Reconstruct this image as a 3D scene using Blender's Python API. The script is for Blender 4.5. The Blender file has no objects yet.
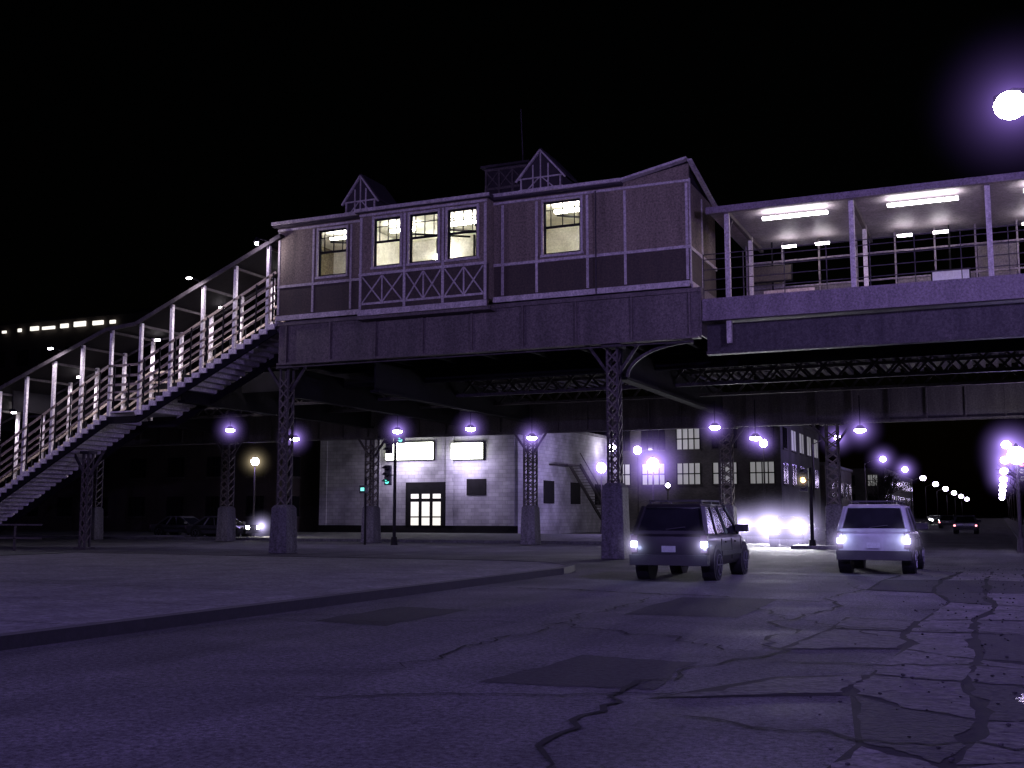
import bpy, math, random
from mathutils import Vector, Matrix
random.seed(7)
R=math.radians
sc=bpy.context.scene
# ------------------------------------------------------------ materials
def newmat(name):
    m=bpy.data.materials.new(name); m.use_nodes=True
    nt=m.node_tree; b=nt.nodes.get("Principled BSDF"); return m,nt,b
def N(nt,t,**k):
    n=nt.nodes.new(t)
    for a,v in k.items():
        if a in n.inputs: n.inputs[a].default_value=v
        else: setattr(n,a,v)
    return n
def surf(name,c1,c2=None,rough=0.6,metal=0.0,scale=3.0,bump=0.2,bscale=40.0,streak=False,grain=0.35,gscale=14,spec=None):
    m,nt,b=newmat(name)
    c2=c2 or tuple(x*0.6 for x in c1)
    tc=N(nt,'ShaderNodeTexCoord')
    mp=N(nt,'ShaderNodeMapping')
    if streak: mp.inputs['Scale'].default_value=(1,1,0.15)
    nt.links.new(tc.outputs['Object'],mp.inputs['Vector'])
    n=N(nt,'ShaderNodeTexNoise'); n.inputs['Scale'].default_value=scale; n.inputs['Detail'].default_value=8; n.inputs['Roughness'].default_value=0.7
    nt.links.new(mp.outputs[0],n.inputs['Vector'])
    r=N(nt,'ShaderNodeValToRGB'); r.color_ramp.elements[0].position=0.3; r.color_ramp.elements[1].position=0.7
    r.color_ramp.elements[0].color=(*c2,1); r.color_ramp.elements[1].color=(*c1,1)
    nt.links.new(n.outputs['Fac'],r.inputs['Fac']); col=r.outputs[0]
    if grain>0:
        g1=N(nt,'ShaderNodeTexNoise'); g1.inputs['Scale'].default_value=gscale; g1.inputs['Detail'].default_value=3; g1.inputs['Roughness'].default_value=0.8
        nt.links.new(tc.outputs['Object'],g1.inputs['Vector'])
        g2=N(nt,'ShaderNodeValToRGB'); g2.color_ramp.elements[0].position=0.35; g2.color_ramp.elements[1].position=0.65
        g2.color_ramp.elements[0].color=(0.35,0.35,0.35,1); g2.color_ramp.elements[1].color=(1.25,1.25,1.25,1)
        nt.links.new(g1.outputs['Fac'],g2.inputs[0]); mm=N(nt,'ShaderNodeMixRGB',blend_type='MULTIPLY'); mm.inputs[0].default_value=grain
        nt.links.new(col,mm.inputs[1]); nt.links.new(g2.outputs[0],mm.inputs[2]); col=mm.outputs[0]
    nt.links.new(col,b.inputs['Base Color'])
    b.inputs['Metallic'].default_value=metal
    if spec is not None: b.inputs['Specular IOR Level'].default_value=spec
    mr=N(nt,'ShaderNodeMapRange'); mr.inputs['To Min'].default_value=max(0.03,rough-0.12); mr.inputs['To Max'].default_value=min(1,rough+0.12)
    nt.links.new(n.outputs['Fac'],mr.inputs['Value']); nt.links.new(mr.outputs[0],b.inputs['Roughness'])
    if bump>0:
        n2=N(nt,'ShaderNodeTexNoise'); n2.inputs['Scale'].default_value=bscale; n2.inputs['Detail'].default_value=4
        nt.links.new(tc.outputs['Object'],n2.inputs['Vector'])
        bp=N(nt,'ShaderNodeBump'); bp.inputs['Strength'].default_value=bump; bp.inputs['Distance'].default_value=0.02
        nt.links.new(n2.outputs['Fac'],bp.inputs['Height']); nt.links.new(bp.outputs[0],b.inputs['Normal'])
    return m
def emit(name,c,s):
    m,nt,b=newmat(name)
    b.inputs['Base Color'].default_value=(0.6,0.6,0.6,1)
    b.inputs['Emission Color'].default_value=(*c,1); b.inputs['Emission Strength'].default_value=s
    return m
def brick(name,c1,c2,mortar,scale=1.0):
    m,nt,b=newmat(name)
    tc=N(nt,'ShaderNodeTexCoord'); sx=N(nt,'ShaderNodeSeparateXYZ'); cx=N(nt,'ShaderNodeCombineXYZ')
    nt.links.new(tc.outputs['Object'],sx.inputs[0])
    ad=N(nt,'ShaderNodeMath',operation='ADD'); nt.links.new(sx.outputs[0],ad.inputs[0]); nt.links.new(sx.outputs[1],ad.inputs[1])
    nt.links.new(ad.outputs[0],cx.inputs[0]); nt.links.new(sx.outputs[2],cx.inputs[1])
    br=N(nt,'ShaderNodeTexBrick'); br.inputs['Color1'].default_value=(*c1,1); br.inputs['Color2'].default_value=(*c2,1); br.inputs['Mortar'].default_value=(*mortar,1)
    br.inputs['Scale'].default_value=scale; br.inputs['Mortar Size'].default_value=0.02; br.inputs['Brick Width'].default_value=0.8; br.inputs['Row Height'].default_value=0.4
    nt.links.new(cx.outputs[0],br.inputs['Vector'])
    n=N(nt,'ShaderNodeTexNoise'); n.inputs['Scale'].default_value=0.5; n.inputs['Detail'].default_value=8
    nt.links.new(tc.outputs['Object'],n.inputs['Vector'])
    mx=N(nt,'ShaderNodeMixRGB',blend_type='MULTIPLY'); mx.inputs[0].default_value=0.85
    nt.links.new(br.outputs[0],mx.inputs[1]); 
    rp=N(nt,'ShaderNodeValToRGB'); rp.color_ramp.elements[0].position=0.3; rp.color_ramp.elements[0].color=(0.3,0.3,0.3,1); rp.color_ramp.elements[1].position=0.65
    nt.links.new(n.outputs['Fac'],rp.inputs[0]); nt.links.new(rp.outputs[0],mx.inputs[2])
    nt.links.new(mx.outputs[0],b.inputs['Base Color']); b.inputs['Roughness'].default_value=0.85
    return m

def road_mat():
    m,nt,b=newmat("asphalt_worn"); L=nt.links.new
    tc=N(nt,'ShaderNodeTexCoord')
    def noise(s,d=6,r=0.6,dist=0.0):
        n=N(nt,'ShaderNodeTexNoise'); n.inputs['Scale'].default_value=s; n.inputs['Detail'].default_value=d; n.inputs['Roughness'].default_value=r; n.inputs['Distortion'].default_value=dist
        L(tc.outputs['Object'],n.inputs['Vector']); return n
    def ramp(src,p0,c0,p1,c1):
        r=N(nt,'ShaderNodeValToRGB'); r.color_ramp.elements[0].position=p0; r.color_ramp.elements[1].position=p1
        r.color_ramp.elements[0].color=(c0,c0,c0,1); r.color_ramp.elements[1].color=(c1,c1,c1,1); L(src,r.inputs[0]); return r
    def mul(a,bb,f=1.0):
        x=N(nt,'ShaderNodeMixRGB',blend_type='MULTIPLY'); x.inputs[0].default_value=f; L(a,x.inputs[1]); L(bb,x.inputs[2]); return x.outputs[0]
    big=ramp(noise(0.3,10,0.7,0.6).outputs['Fac'],0.34,0.034,0.66,0.082)
    mp=N(nt,'ShaderNodeMapping'); mp.inputs['Scale'].default_value=(1.2,0.06,1); L(tc.outputs['Object'],mp.inputs[0])
    st=N(nt,'ShaderNodeTexNoise'); st.inputs['Scale'].default_value=1.0; st.inputs['Detail'].default_value=5; L(mp.outputs[0],st.inputs['Vector'])
    str_=ramp(st.outputs['Fac'],0.35,0.68,0.65,1.1)
    col=mul(big.outputs[0],str_.outputs[0],0.8)
    fine=ramp(noise(16,6,0.95).outputs['Fac'],0.40,0.1,0.60,2.0)
    col=mul(col,fine.outputs[0],0.95)
    L(col,b.inputs['Base Color'])
    wet=ramp(noise(0.5,4,0.5).outputs['Fac'],0.3,0.75,0.5,0.95); L(wet.outputs[0],b.inputs['Roughness'])
    b.inputs['Specular IOR Level'].default_value=0.22
    bp=N(nt,'ShaderNodeBump'); bp.inputs['Strength'].default_value=1.0; bp.inputs['Distance'].default_value=0.03; L(noise(18,5,0.8).outputs['Fac'],bp.inputs['Height'])
    L(bp.outputs[0],b.inputs['Normal'])
    return m

M={}
M['road']=road_mat()
M['tar']=surf("crack_tar",(0.008,0.008,0.008),(0.004,0.004,0.004),0.9,grain=0,spec=.1)  # dark tar filling cracks and slab gaps
M['patch']=surf("broken_concrete",(0.115,0.11,0.11),(0.025,0.025,0.025),0.9,scale=1.6,bump=1,bscale=14,grain=1,gscale=10,spec=.2)
M['patch_b']=surf("old_concrete",(0.075,0.072,0.072),(0.02,0.02,0.02),0.9,scale=1.3,bump=1,bscale=12,grain=1,gscale=8,spec=.2)
M['patch_d']=surf("asphalt_repair",(0.03,0.03,0.03),(0.016,0.016,0.016),0.92,scale=1,bump=.8,bscale=18,grain=.9,spec=.15)
M['puddle']=surf("puddle_water",(0.012,0.012,0.014),(0.01,0.01,0.01),0.05,bump=0.05,bscale=5,grain=0)
M['ground']=surf("ground_dirt",(0.05,0.05,0.04),(0.02,0.022,0.018),0.95,scale=0.6,bump=0.6,bscale=8)
M['walk']=surf("pavement_concrete",(0.15,0.148,0.15),(0.04,0.04,0.045),0.92,scale=1.0,bump=1.0,bscale=14,grain=1.0,gscale=9)
M['kerb']=surf("kerb_stone",(0.025,0.025,0.025),(0.01,0.01,0.01),0.95,scale=5)
M['paint']=surf("road_paint",(0.10,0.10,0.095),(0.05,0.05,0.05),0.9,scale=4,bump=0.3,grain=.9)
M['grass']=surf("grass_dark",(0.04,0.05,0.03),(0.015,0.02,0.012),1.0,scale=5,bump=1,bscale=30)
M['stucco']=surf("stucco_wall",(0.30,0.255,0.165),(0.14,0.118,0.075),0.9,scale=1.6,bump=0.4,streak=True,grain=.9)
M['panel']=surf("brown_panel",(0.085,0.068,0.04),(0.04,0.032,0.02),0.75,scale=2,bump=0.1,streak=True,grain=.8)
M['trim']=surf("painted_trim",(0.68,0.64,0.54),(0.34,0.31,0.26),0.6,scale=3,bump=0.1,streak=True,grain=.7)
M['stair_trim']=surf("stair_paint",(0.8,0.76,0.70),(0.5,0.47,0.43),0.6,scale=3,bump=0.1,grain=.6)
M['girder']=surf("painted_steel_girder",(0.17,0.145,0.12),(0.065,0.055,0.045),0.65,scale=1.2,bump=0.15,streak=True,grain=.9)
M['steel']=surf("old_steel",(0.09,0.08,0.075),(0.03,0.026,0.026),0.7,0.0,scale=2,bump=0.2,streak=True,grain=.8,spec=.3)
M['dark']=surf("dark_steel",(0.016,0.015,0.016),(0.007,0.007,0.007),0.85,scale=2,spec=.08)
M['fascia']=surf("platform_fascia",(0.26,0.22,0.22),(0.12,0.10,0.10),0.65,scale=1.5,bump=0.1,streak=True,grain=.8)
M['soffit']=surf("canopy_soffit",(0.38,0.34,0.36),(0.2,0.17,0.19),0.6,scale=1.5,bump=0.1,grain=.7)
M['wood']=surf("wood_ties",(0.04,0.032,0.028),(0.02,0.016,0.014),0.9,scale=6)
M['rail_wood']=surf("handrail_wood",(0.42,0.35,0.26),(0.2,0.16,0.12),0.6,scale=4,grain=.7)
M['roof']=surf("roof_shingle",(0.05,0.04,0.04),(0.02,0.018,0.018),0.9,scale=4)
M['cream']=surf("interior_cream",(0.8,0.78,0.68),(0.45,0.43,0.36),0.7,scale=1.5,bump=0)
M['conc']=surf("concrete_base",(0.16,0.155,0.16),(0.05,0.045,0.05),0.9,scale=2.0,bump=0.5,bscale=15,streak=True,grain=.9)
M['wbrick']=brick("white_glazed_block",(0.46,0.45,0.46),(0.36,0.35,0.37),(0.26,0.26,0.26),1.4)
M['rbrick']=brick("dark_brick",(0.05,0.035,0.03),(0.035,0.022,0.02),(0.04,0.04,0.035),4.0)
M['gbrick']=brick("grey_brick",(0.09,0.08,0.08),(0.06,0.055,0.055),(0.05,0.05,0.05),4.0)
M['glass']=surf("dark_glass",(0.012,0.012,0.016),(0.008,0.008,0.01),0.13,0.0,bump=0,grain=0)
M['rubber']=surf("tyre_rubber",(0.02,0.02,0.02),(0.012,0.012,0.012),0.9)
M['chrome']=surf("alloy",(0.3,0.3,0.32),(0.15,0.15,0.16),0.4,0.8,bump=0)
M['railsteel']=surf("rail_steel",(0.2,0.2,0.2),(0.1,0.1,0.1),0.4,0.7,bump=0)
M['blackp']=surf("black_plastic",(0.02,0.02,0.02),(0.012,0.012,0.012),0.5,bump=0.1)
def carpaint(n,c,coat=.6):
    m,nt,b=newmat(n); 
    tc=N(nt,'ShaderNodeTexCoord'); ns=N(nt,'ShaderNodeTexNoise'); ns.inputs['Scale'].default_value=3; ns.inputs['Detail'].default_value=8
    nt.links.new(tc.outputs['Object'],ns.inputs['Vector']); r=N(nt,'ShaderNodeValToRGB')
    r.color_ramp.elements[0].position=.3; r.color_ramp.elements[1].position=.7
    r.color_ramp.elements[0].color=(*[x*.6 for x in c],1); r.color_ramp.elements[1].color=(*c,1)
    nt.links.new(ns.outputs['Fac'],r.inputs[0]); nt.links.new(r.outputs[0],b.inputs['Base Color'])
    b.inputs['Roughness'].default_value=0.42; b.inputs['Metallic'].default_value=0.2
    b.inputs['Coat Weight'].default_value=coat; b.inputs['Coat Roughness'].default_value=0.16
    return m
M['p_dark']=carpaint("car_paint_dark",(0.012,0.011,0.013),.3); M['p_white']=carpaint("car_paint_silver",(0.34,0.34,0.35)); M['p_grey']=carpaint("car_paint_grey",(0.08,0.08,0.085))
M['tail']=emit("tail_lamp_lit",(0.6,0.75,1.0),12)
M['red']=surf("tail_lens",(0.15,0.1,0.12),(0.12,0.08,0.1),0.2,bump=0)
M['redlamp']=emit("tail_lamp_red",(1,0.3,0.35),4)
M['head']=emit("headlamp_lit",(0.95,0.95,1.0),400)
M['head_y']=emit("headlamp_warm",(1.0,0.95,0.75),120)
M['tube']=emit("fluorescent_tube",(1.0,0.93,1.0),26)
M['tube_w']=emit("fluorescent_warm",(1.0,0.98,0.90),60)
M['sign']=emit("lit_sign",(0.95,1.0,0.82),8)
M['flood']=emit("floodlight_strip",(1.0,0.95,0.85),1.3)
M['bulb']=emit("lamp_bulb",(0.85,0.78,1.0),60)
M['bulb_far']=emit("lamp_bulb_far",(0.74,0.62,1.0),30)
M['win']=emit("lit_window",(1.0,0.95,0.8),0.9)
M['win_d']=emit("dim_window",(0.9,0.9,0.85),0.16)
M['amber']=emit("signal_amber",(1.0,0.35,0.08),25)
M['teal']=emit("signal_green",(0.1,0.9,0.7),1.6)
M['redl']=emit("signal_red",(1.0,0.1,0.1),6)
M['plate']=surf("license_plate",(0.4,0.4,0.42),(0.3,0.3,0.32),0.5,bump=0)

HC={'haze':(0.42,0.24,1.0),'halo_s':(0.44,0.28,1.0),'halo_h':(0.66,0.58,1.0),'halo_y':(1.0,.8,.5)}  # tints of the painted bloom around lamps
halo_cache={}
def halo_mat(kind,r,S):  # emission-only volume imitating lens bloom, fading out from the lamp
    k=(kind,r,S)
    if k in halo_cache: return halo_cache[k]
    m=bpy.data.materials.new("bloom_halo"); m.use_nodes=True; nt=m.node_tree; nt.nodes.clear()
    o=N(nt,'ShaderNodeOutputMaterial'); e=N(nt,'ShaderNodeEmission'); e.inputs['Color'].default_value=(*HC[kind],1)
    tc=N(nt,'ShaderNodeTexCoord'); ln=N(nt,'ShaderNodeVectorMath',operation='LENGTH'); nt.links.new(tc.outputs['Object'],ln.inputs[0])
    def mt(op,*a):
        x=N(nt,'ShaderNodeMath',operation=op)
        for i,vv in enumerate(a):
            if isinstance(vv,(int,float)): x.inputs[i].default_value=vv
            else: nt.links.new(vv,x.inputs[i])
        return x.outputs[0]
    d=ln.outputs['Value']
    f=mt('POWER',mt('MAXIMUM',mt('SUBTRACT',1.0,d),0.0),2.0)
    den=mt('MULTIPLY_ADD',mt('MULTIPLY',d,d),12.0,0.15)
    nt.links.new(mt('MULTIPLY',mt('DIVIDE',f,den),S/r),e.inputs['Strength']); nt.links.new(e.outputs[0],o.inputs['Volume'])
    halo_cache[k]=m; return m

# ------------------------------------------------------------ builders
class P:
    def __init__(s,name,mat,bevel=0,smooth=False): s.name=name;s.mat=mat;s.v=[];s.f=[];s.bevel=bevel;s.smooth=smooth
    def add(s,vs,fs):
        o=len(s.v); s.v+= [tuple(x) for x in vs]; s.f+=[tuple(i+o for i in f) for f in fs]
    def box(s,x0,x1,y0,y1,z0,z1):
        s.add([(x0,y0,z0),(x1,y0,z0),(x1,y1,z0),(x0,y1,z0),(x0,y0,z1),(x1,y0,z1),(x1,y1,z1),(x0,y1,z1)],
              [(3,2,1,0),(4,5,6,7),(0,1,5,4),(1,2,6,5),(2,3,7,6),(3,0,4,7)]); return s
    def beam(s,p,q,w,h=None):
        h=h or w; p=Vector(p);q=Vector(q);d=(q-p).normalized()
        up=Vector((0,0,1)) if abs(d.z)<0.95 else Vector((0,1,0))
        a=d.cross(up).normalized(); b=a.cross(d).normalized(); a*=w/2;b*=h/2
        s.add([p-a-b,p+a-b,p+a+b,p-a+b,q-a-b,q+a-b,q+a+b,q-a+b],[(3,2,1,0),(4,5,6,7),(0,1,5,4),(1,2,6,5),(2,3,7,6),(3,0,4,7)]); return s
    def cyl(s,p,q,r0,r1=None,n=12):
        r1=r0 if r1 is None else r1; p=Vector(p);q=Vector(q);d=(q-p).normalized()
        up=Vector((0,0,1)) if abs(d.z)<0.95 else Vector((0,1,0))
        a=d.cross(up).normalized(); b=a.cross(d).normalized(); vs=[]
        for c,r in((p,r0),(q,r1)):
            for i in range(n):
                t=2*math.pi*i/n; vs.append(c+a*math.cos(t)*r+b*math.sin(t)*r)
        fs=[tuple(range(n))[::-1],tuple(range(n,2*n))]+[(i,(i+1)%n,n+(i+1)%n,n+i) for i in range(n)]
        s.add(vs,fs); return s
    def sph(s,c,r,n=12,sq=(1,1,1)):
        m=n//2; vs=[(c[0],c[1],c[2]-r*sq[2])]
        for j in range(1,m):
            ph=math.pi*j/m-math.pi/2
            for i in range(n):
                t=2*math.pi*i/n; vs.append((c[0]+r*sq[0]*math.cos(ph)*math.cos(t),c[1]+r*sq[1]*math.cos(ph)*math.sin(t),c[2]+r*sq[2]*math.sin(ph)))
        vs.append((c[0],c[1],c[2]+r*sq[2])); fs=[]
        for i in range(n):
            fs.append((0,1+(i+1)%n,1+i)); k=1+(m-2)*n; fs.append((len(vs)-1,k+i,k+(i+1)%n))
            for j in range(m-2):
                a=1+j*n; fs.append((a+i,a+(i+1)%n,a+n+(i+1)%n,a+n+i))
        s.add(vs,fs); return s
    def loft(s,secs):
        n=len(secs[0]); vs=[p for se in secs for p in se]; fs=[tuple(range(n))[::-1],tuple(range((len(secs)-1)*n,len(secs)*n))]
        for k in range(len(secs)-1):
            for i in range(n): fs.append((k*n+i,k*n+(i+1)%n,(k+1)*n+(i+1)%n,(k+1)*n+i))
        s.add(vs,fs); return s
    def poly(s,pts): s.add(pts,[tuple(range(len(pts)))]); return s
class G:
    def __init__(s,name,loc=(0,0,0),rz=0):
        s.e=bpy.data.objects.new(name,None); sc.collection.objects.link(s.e); s.e.location=loc; s.e.rotation_euler=(0,0,rz); s.e.empty_display_size=0.3; s.ps=[]
    def part(s,name,mat,bevel=0,smooth=False):
        p=P(name,mat,bevel,smooth); s.ps.append(p); return p
    def light(s,kind,loc,power,color,size=0.12,rot=None,spot=None,blend=0.5):
        l=bpy.data.lights.new(s.e.name+"_light",kind); l.energy=power; l.color=color
        if kind=='AREA': l.shape='DISK'; l.size=size
        else: l.shadow_soft_size=size
        if spot: l.spot_size=spot; l.spot_blend=blend
        o=bpy.data.objects.new("light",l); sc.collection.objects.link(o); o.parent=s.e; o.location=loc
        if rot: o.rotation_euler=rot
        return o
    def haze(s,loc,r,kind,S=1.0):  # glowing sphere added around a lamp as its bloom
        p=P("bloom_halo",halo_mat(kind,r,S),0,True); p.sph((0,0,0),1.0,24); o=s._mk(p); o.location=loc; o.scale=(r,r,r)
    def _mk(s,p):
        me=bpy.data.meshes.new(p.name); me.from_pydata(p.v,[],p.f); me.materials.append(p.mat if not isinstance(p.mat,str) else M[p.mat]); me.update()
        o=bpy.data.objects.new(p.name,me); sc.collection.objects.link(o); o.parent=s.e
        if p.smooth:
            for f in me.polygons: f.use_smooth=True
        if p.bevel:
            b=o.modifiers.new("bevel",'BEVEL'); b.width=p.bevel; b.segments=3; b.limit_method='ANGLE'; b.angle_limit=R(35)
        return o
    def done(s):
        for p in s.ps:
            if p.v: s._mk(p)
        s.ps=[]; return s
def single(name,mat,fn,bevel=0):
    p=P(name,mat,bevel); fn(p)
    me=bpy.data.meshes.new(name); me.from_pydata(p.v,[],p.f); me.materials.append(M[mat]); me.update()
    o=bpy.data.objects.new(name,me); sc.collection.objects.link(o)
    if bevel:
        b=o.modifiers.new("bevel",'BEVEL'); b.width=bevel; b.segments=3
    return o
def wall_y(p,y0,y1,x0,x1,z0,z1,ops):
    cx=x0
    for (a,b,c,d) in sorted(ops):
        if a>cx: p.box(cx,a,y0,y1,z0,z1)
        if c>z0: p.box(a,b,y0,y1,z0,c)
        if d<z1: p.box(a,b,y0,y1,d,z1)
        cx=b
    if cx<x1: p.box(cx,x1,y0,y1,z0,z1)

# ------------------------------------------------------------ ground
single("ground","ground",lambda p:p.poly([(-900,-300,-0.02),(900,-300,-0.02),(900,1500,-0.02),(-900,1500,-0.02)]))
single("road","road",lambda p:p.poly([(-10.3,-60,0),(0.55,-60,0),(0.55,900,0),(-14.2,900,0),(-14.2,34,0),(-60,34,0),(-200,34,0),(-200,30.5,0),(-13.6,30.5,0),(-11.4,29.6,0),(-10.3,27.5,0)]))
single("road","road",lambda p:p.poly([(-200,34.0,-0.004),(60,34.0,-0.004),(60,54,-0.004),(-200,54,-0.004)]))
def corner_poly(z):
    return [(-200,-60,z),(-10.45,-60,z),(-10.45,26.5,z),(-10.8,28.2,z),(-11.9,29.6,z),(-13.6,30.3,z),(-200,30.3,z)]
single("pavement","walk",lambda p:p.loft([corner_poly(-.01),corner_poly(.15)]))
def kerb(p):
    pts=[(-10.37,-60),(-10.37,26.5),(-10.72,28.24),(-11.85,29.68),(-13.6,30.38),(-200,30.38)]
    for a,b in zip(pts[:-1],pts[1:]): p.beam((a[0],a[1],0.07),(b[0],b[1],0.07),0.24,0.18)
    for a in pts[1:-1]: p.cyl((a[0],a[1],-.01),(a[0],a[1],.157),.13,.13,14)
single("kerb","kerb",kerb)
def joints(p):
    y=-20
    while y<30: p.poly([(-60,y,.154),(-10.5,y,.154),(-10.5,y+.03,.154),(-60,y+.03,.154)]); y+=3.05
single("pavement_joints","kerb",joints)
single("pavement","walk",lambda p:p.box(0.75,5,-60,36,-0.01,0.15))
single("kerb","kerb",lambda p:p.box(0.6,0.747,-60,36,-0.01,0.157))
single("pavement","walk",lambda p:(p.box(-200,-14.6,54,74.9,-0.01,0.15),p.box(-17.5,-14.6,75,600,-0.01,0.148)))
single("pavement","walk",lambda p:p.box(0.9,5,54,600,-0.01,0.15))
single("grass_strip","grass",lambda p:p.box(-110,-30.5,25.5,30.1,0.12,0.17))
single("traffic_island","conc",lambda p:p.box(-8.6,-6.2,50.2,58,-0.01,0.15),.03)
def lane(p):
    for y in range(66,300,9): p.poly([(-6.9,y,0.004),(-6.78,y,0.004),(-6.78,y+3,0.004),(-6.9,y+3,0.004)])
    p.poly([(-10.2,28.6,0.004),(0.4,28.6,0.004),(0.4,28.9,0.004),(-10.2,28.9,0.004)])
single("lane_marking","paint",lane)
# broken concrete gutter slabs, asphalt repairs, cracks
rr_=random.Random(33)
def jag(a,b,n,j):
    out=[]; o=0
    dx,dy=b[0]-a[0],b[1]-a[1]; ln=math.hypot(dx,dy) or 1; nx,ny=-dy/ln,dx/ln
    for i in range(n):
        t=i/n; o=o*.7+rr_.gauss(0,j); w=o*min(1,4*t,4*(1-t)); out.append((a[0]+dx*t+nx*w,a[1]+dy*t+ny*w))
    return out
def cell(c,z,j=.035):
    pts=[]
    for k in range(4): pts+=jag(c[k],c[(k+1)%4],10,j)
    return [(min(x,.54),y,z) for x,y in pts]
def shrink(c,f):
    cx=sum(p[0] for p in c)/4; cy=sum(p[1] for p in c)/4
    return [(p[0]-math.copysign(f,p[0]-cx),p[1]-math.copysign(f*1.4,p[1]-cy)) for p in c]
S1=[];S2=[];SD=[];SU=[]
ysl=[4.6,5.9,7.6,9.0,10.9,12.7,15.2,17.4,20.3,23.4,27.2,32]
grid={}
for i,y in enumerate(ysl):
    for k,x in enumerate((-2.15,-1.15,-.35,.53)):
        grid[(i,k)]=(x+(rr_.gauss(0,.16) if k<3 else 0)-(rr_.random()*.5 if k==0 else 0),y+rr_.gauss(0,.3))
for i in range(len(ysl)-1):
    for k in range(3):
        c=[grid[(i,k)],grid[(i,k+1)],grid[(i+1,k+1)],grid[(i+1,k)]]
        u=rr_.random()
        if k==0 and u<.5: continue
        cs=shrink(c,.045 if k else .07); SU.append([(min(x,.545),y,.004) for x,y in c])
        (S1 if u<.45 else S2 if u<.8 else SD).append(cell(cs,.008))
single("broken_concrete_gutter","patch",lambda p:[p.poly(s) for s in S1])
single("broken_concrete_gutter","patch_b",lambda p:[p.poly(s) for s in S2])
single("asphalt_repair","patch_d",lambda p:[p.poly(s) for s in SD])
single("road_crack","tar",lambda p:[p.poly(s) for s in SU])
single("asphalt_repair","patch_d",lambda p:[p.poly(cell(s,.004,.03)) for s in ([(-4.4,9.2),(-2.8,9.4),(-2.9,11.3),(-4.2,11.4)],[(-5.3,16.2),(-3.6,16.4),(-3.7,20.3),(-5.4,20)],[(-9,13.4),(-7.7,13.2),(-7.8,16),(-9.1,16.1)])])
single("puddle","puddle",lambda p:[p.poly(cell(s,.012,.03)) for s in ([(.08,9.9),(.5,9.9),(.5,10.9),(.14,10.8)],[(.1,7.7),(.5,7.7),(.5,8.5),(.16,8.4)],[(0,6.6),(.4,6.6),(.45,7.1),(.05,7.1)])])
def crack(p,x0,y0,x1,y1,w,n=40,amp=.12):
    L=[];Rr=[]; dx,dy=x1-x0,y1-y0; ln=math.hypot(dx,dy); nx,ny=-dy/ln,dx/ln; off=0
    for i in range(n+1):
        t=i/n; off=off*.86+rr_.gauss(0,amp*.5); ww=w*(.35+rr_.random()*.9)*(min(1,8*t,8*(1-t))+.1)
        x=x0+dx*t+nx*off; y=y0+dy*t+ny*off; L.append((x+nx*ww/2,y+ny*ww/2,.013)); Rr.append((x-nx*ww/2,y-ny*ww/2,.013))
    for i in range(n): p.poly([L[i],L[i+1],Rr[i+1],Rr[i]])
def cracks(p):
    crack(p,-2.6,5.2,-2.7,26,.06,90,.2)
    for y in (8.3,11.8,15.9,19.1,25): crack(p,-2.4,y+rr_.uniform(-.4,.4),.5,y+rr_.uniform(-.4,.4),.05,24,.2)
    crack(p,-10.1,21.3,-2.2,20.2,.10,70,.14); crack(p,-10.1,13.2,-6.0,14.6,.04,40,.14); crack(p,-6,14.6,-2.3,12.6,.05,40,.2); crack(p,-5.5,7.6,-2.2,9.4,.035,30,.14)
    crack(p,-5.6,9,-5.8,20.5,.035,70,.14); crack(p,-8.1,24,-3.0,25,.06,40,.14); crack(p,-4.2,18.9,-1.2,14.2,.05,40,.2)
single("road_crack","tar",cracks)
def rub(p):
    for i in range(300):
        x=random.gauss(-.45,.6); y=random.uniform(5,34); s=random.uniform(.005,.022)
        if x>.5: continue
        p.sph((x,y,s*.4+.01),s,6,(1,random.uniform(.6,1.3),.6))
single("gravel_debris","patch_b",rub)

# ------------------------------------------------------------ elevated station house
X0,X1=-26.2,-9.26; YF=36.0; ZB=9.3; ZT=13.0; BX0,BX1=-22.0,-16.6; YB=35.4; YR=39.8
g=G("elevated_station_house")
st=g.part("stucco_walls",'stucco'); pn=g.part("lower_panels",'panel'); tr=g.part("trim",'trim'); ft=g.part("window_frames",'dark')
W=[(-24.25,-22.95,10.85,12.72)]
WB=[(-21.35,-20.2,10.85,12.72),(-19.8,-18.6,10.85,12.72),(-18.2,-17.0,10.85,12.72)]
WR=[(-14.62,-13.2,10.8,12.75)]
wall_y(st,YF,YF+.15,X0,BX0,10.6,ZT,W); wall_y(st,YB,YB+.15,BX0,BX1,10.6,ZT,WB); wall_y(st,YF,YF+.15,BX1,X1,10.6,ZT,WR)
st.box(BX0,BX0+.14,YB+.15,YF+.15,ZB,ZT); st.box(BX1-.14,BX1,YB+.15,YF+.15,ZB,ZT)
pn.box(X0,BX0,YF,YF+.15,ZB,10.6); pn.box(BX0,BX1,YB,YB+.15,ZB-.25,10.6); pn.box(BX1,X1,YF,YF+.15,ZB,10.6)
st.box(X1-.15,X1,YF+.15,YR,10.6,12.9); pn.box(X1-.15,X1,YF+.15,YR,ZB,10.6)
st.box(X0,X0+.15,YF+.15,YF+.6,ZB,ZT); st.box(X0,X0+.15,YR-.8,YR,ZB,ZT); st.box(X0,X0+.15,YF+.6,YR-.8,11.6,ZT)
inn=g.part("interior",'cream'); inn.box(X0+.16,X1-.16,YR,YR+.1,ZB,ZT); inn.box(X0+.16,X1-.16,YF+.16,YR,ZB+.02,ZB+.1); inn.box(X0+.16,X1-.16,YF+.16,YR,12.93,12.99)
for x in(-22.6,-16.2,-12): inn.box(x-.05,x+.05,YF+1.6,YR,ZB+.1,12.9)
tb=g.part("ceiling_lights",'tube_w')
for x in(-24.4,-21.6,-19.0,-17.4,-14.6,-12.9,-11): tb.box(x,x+1.1,YF+1.0,YF+1.14,12.62,12.72)
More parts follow.
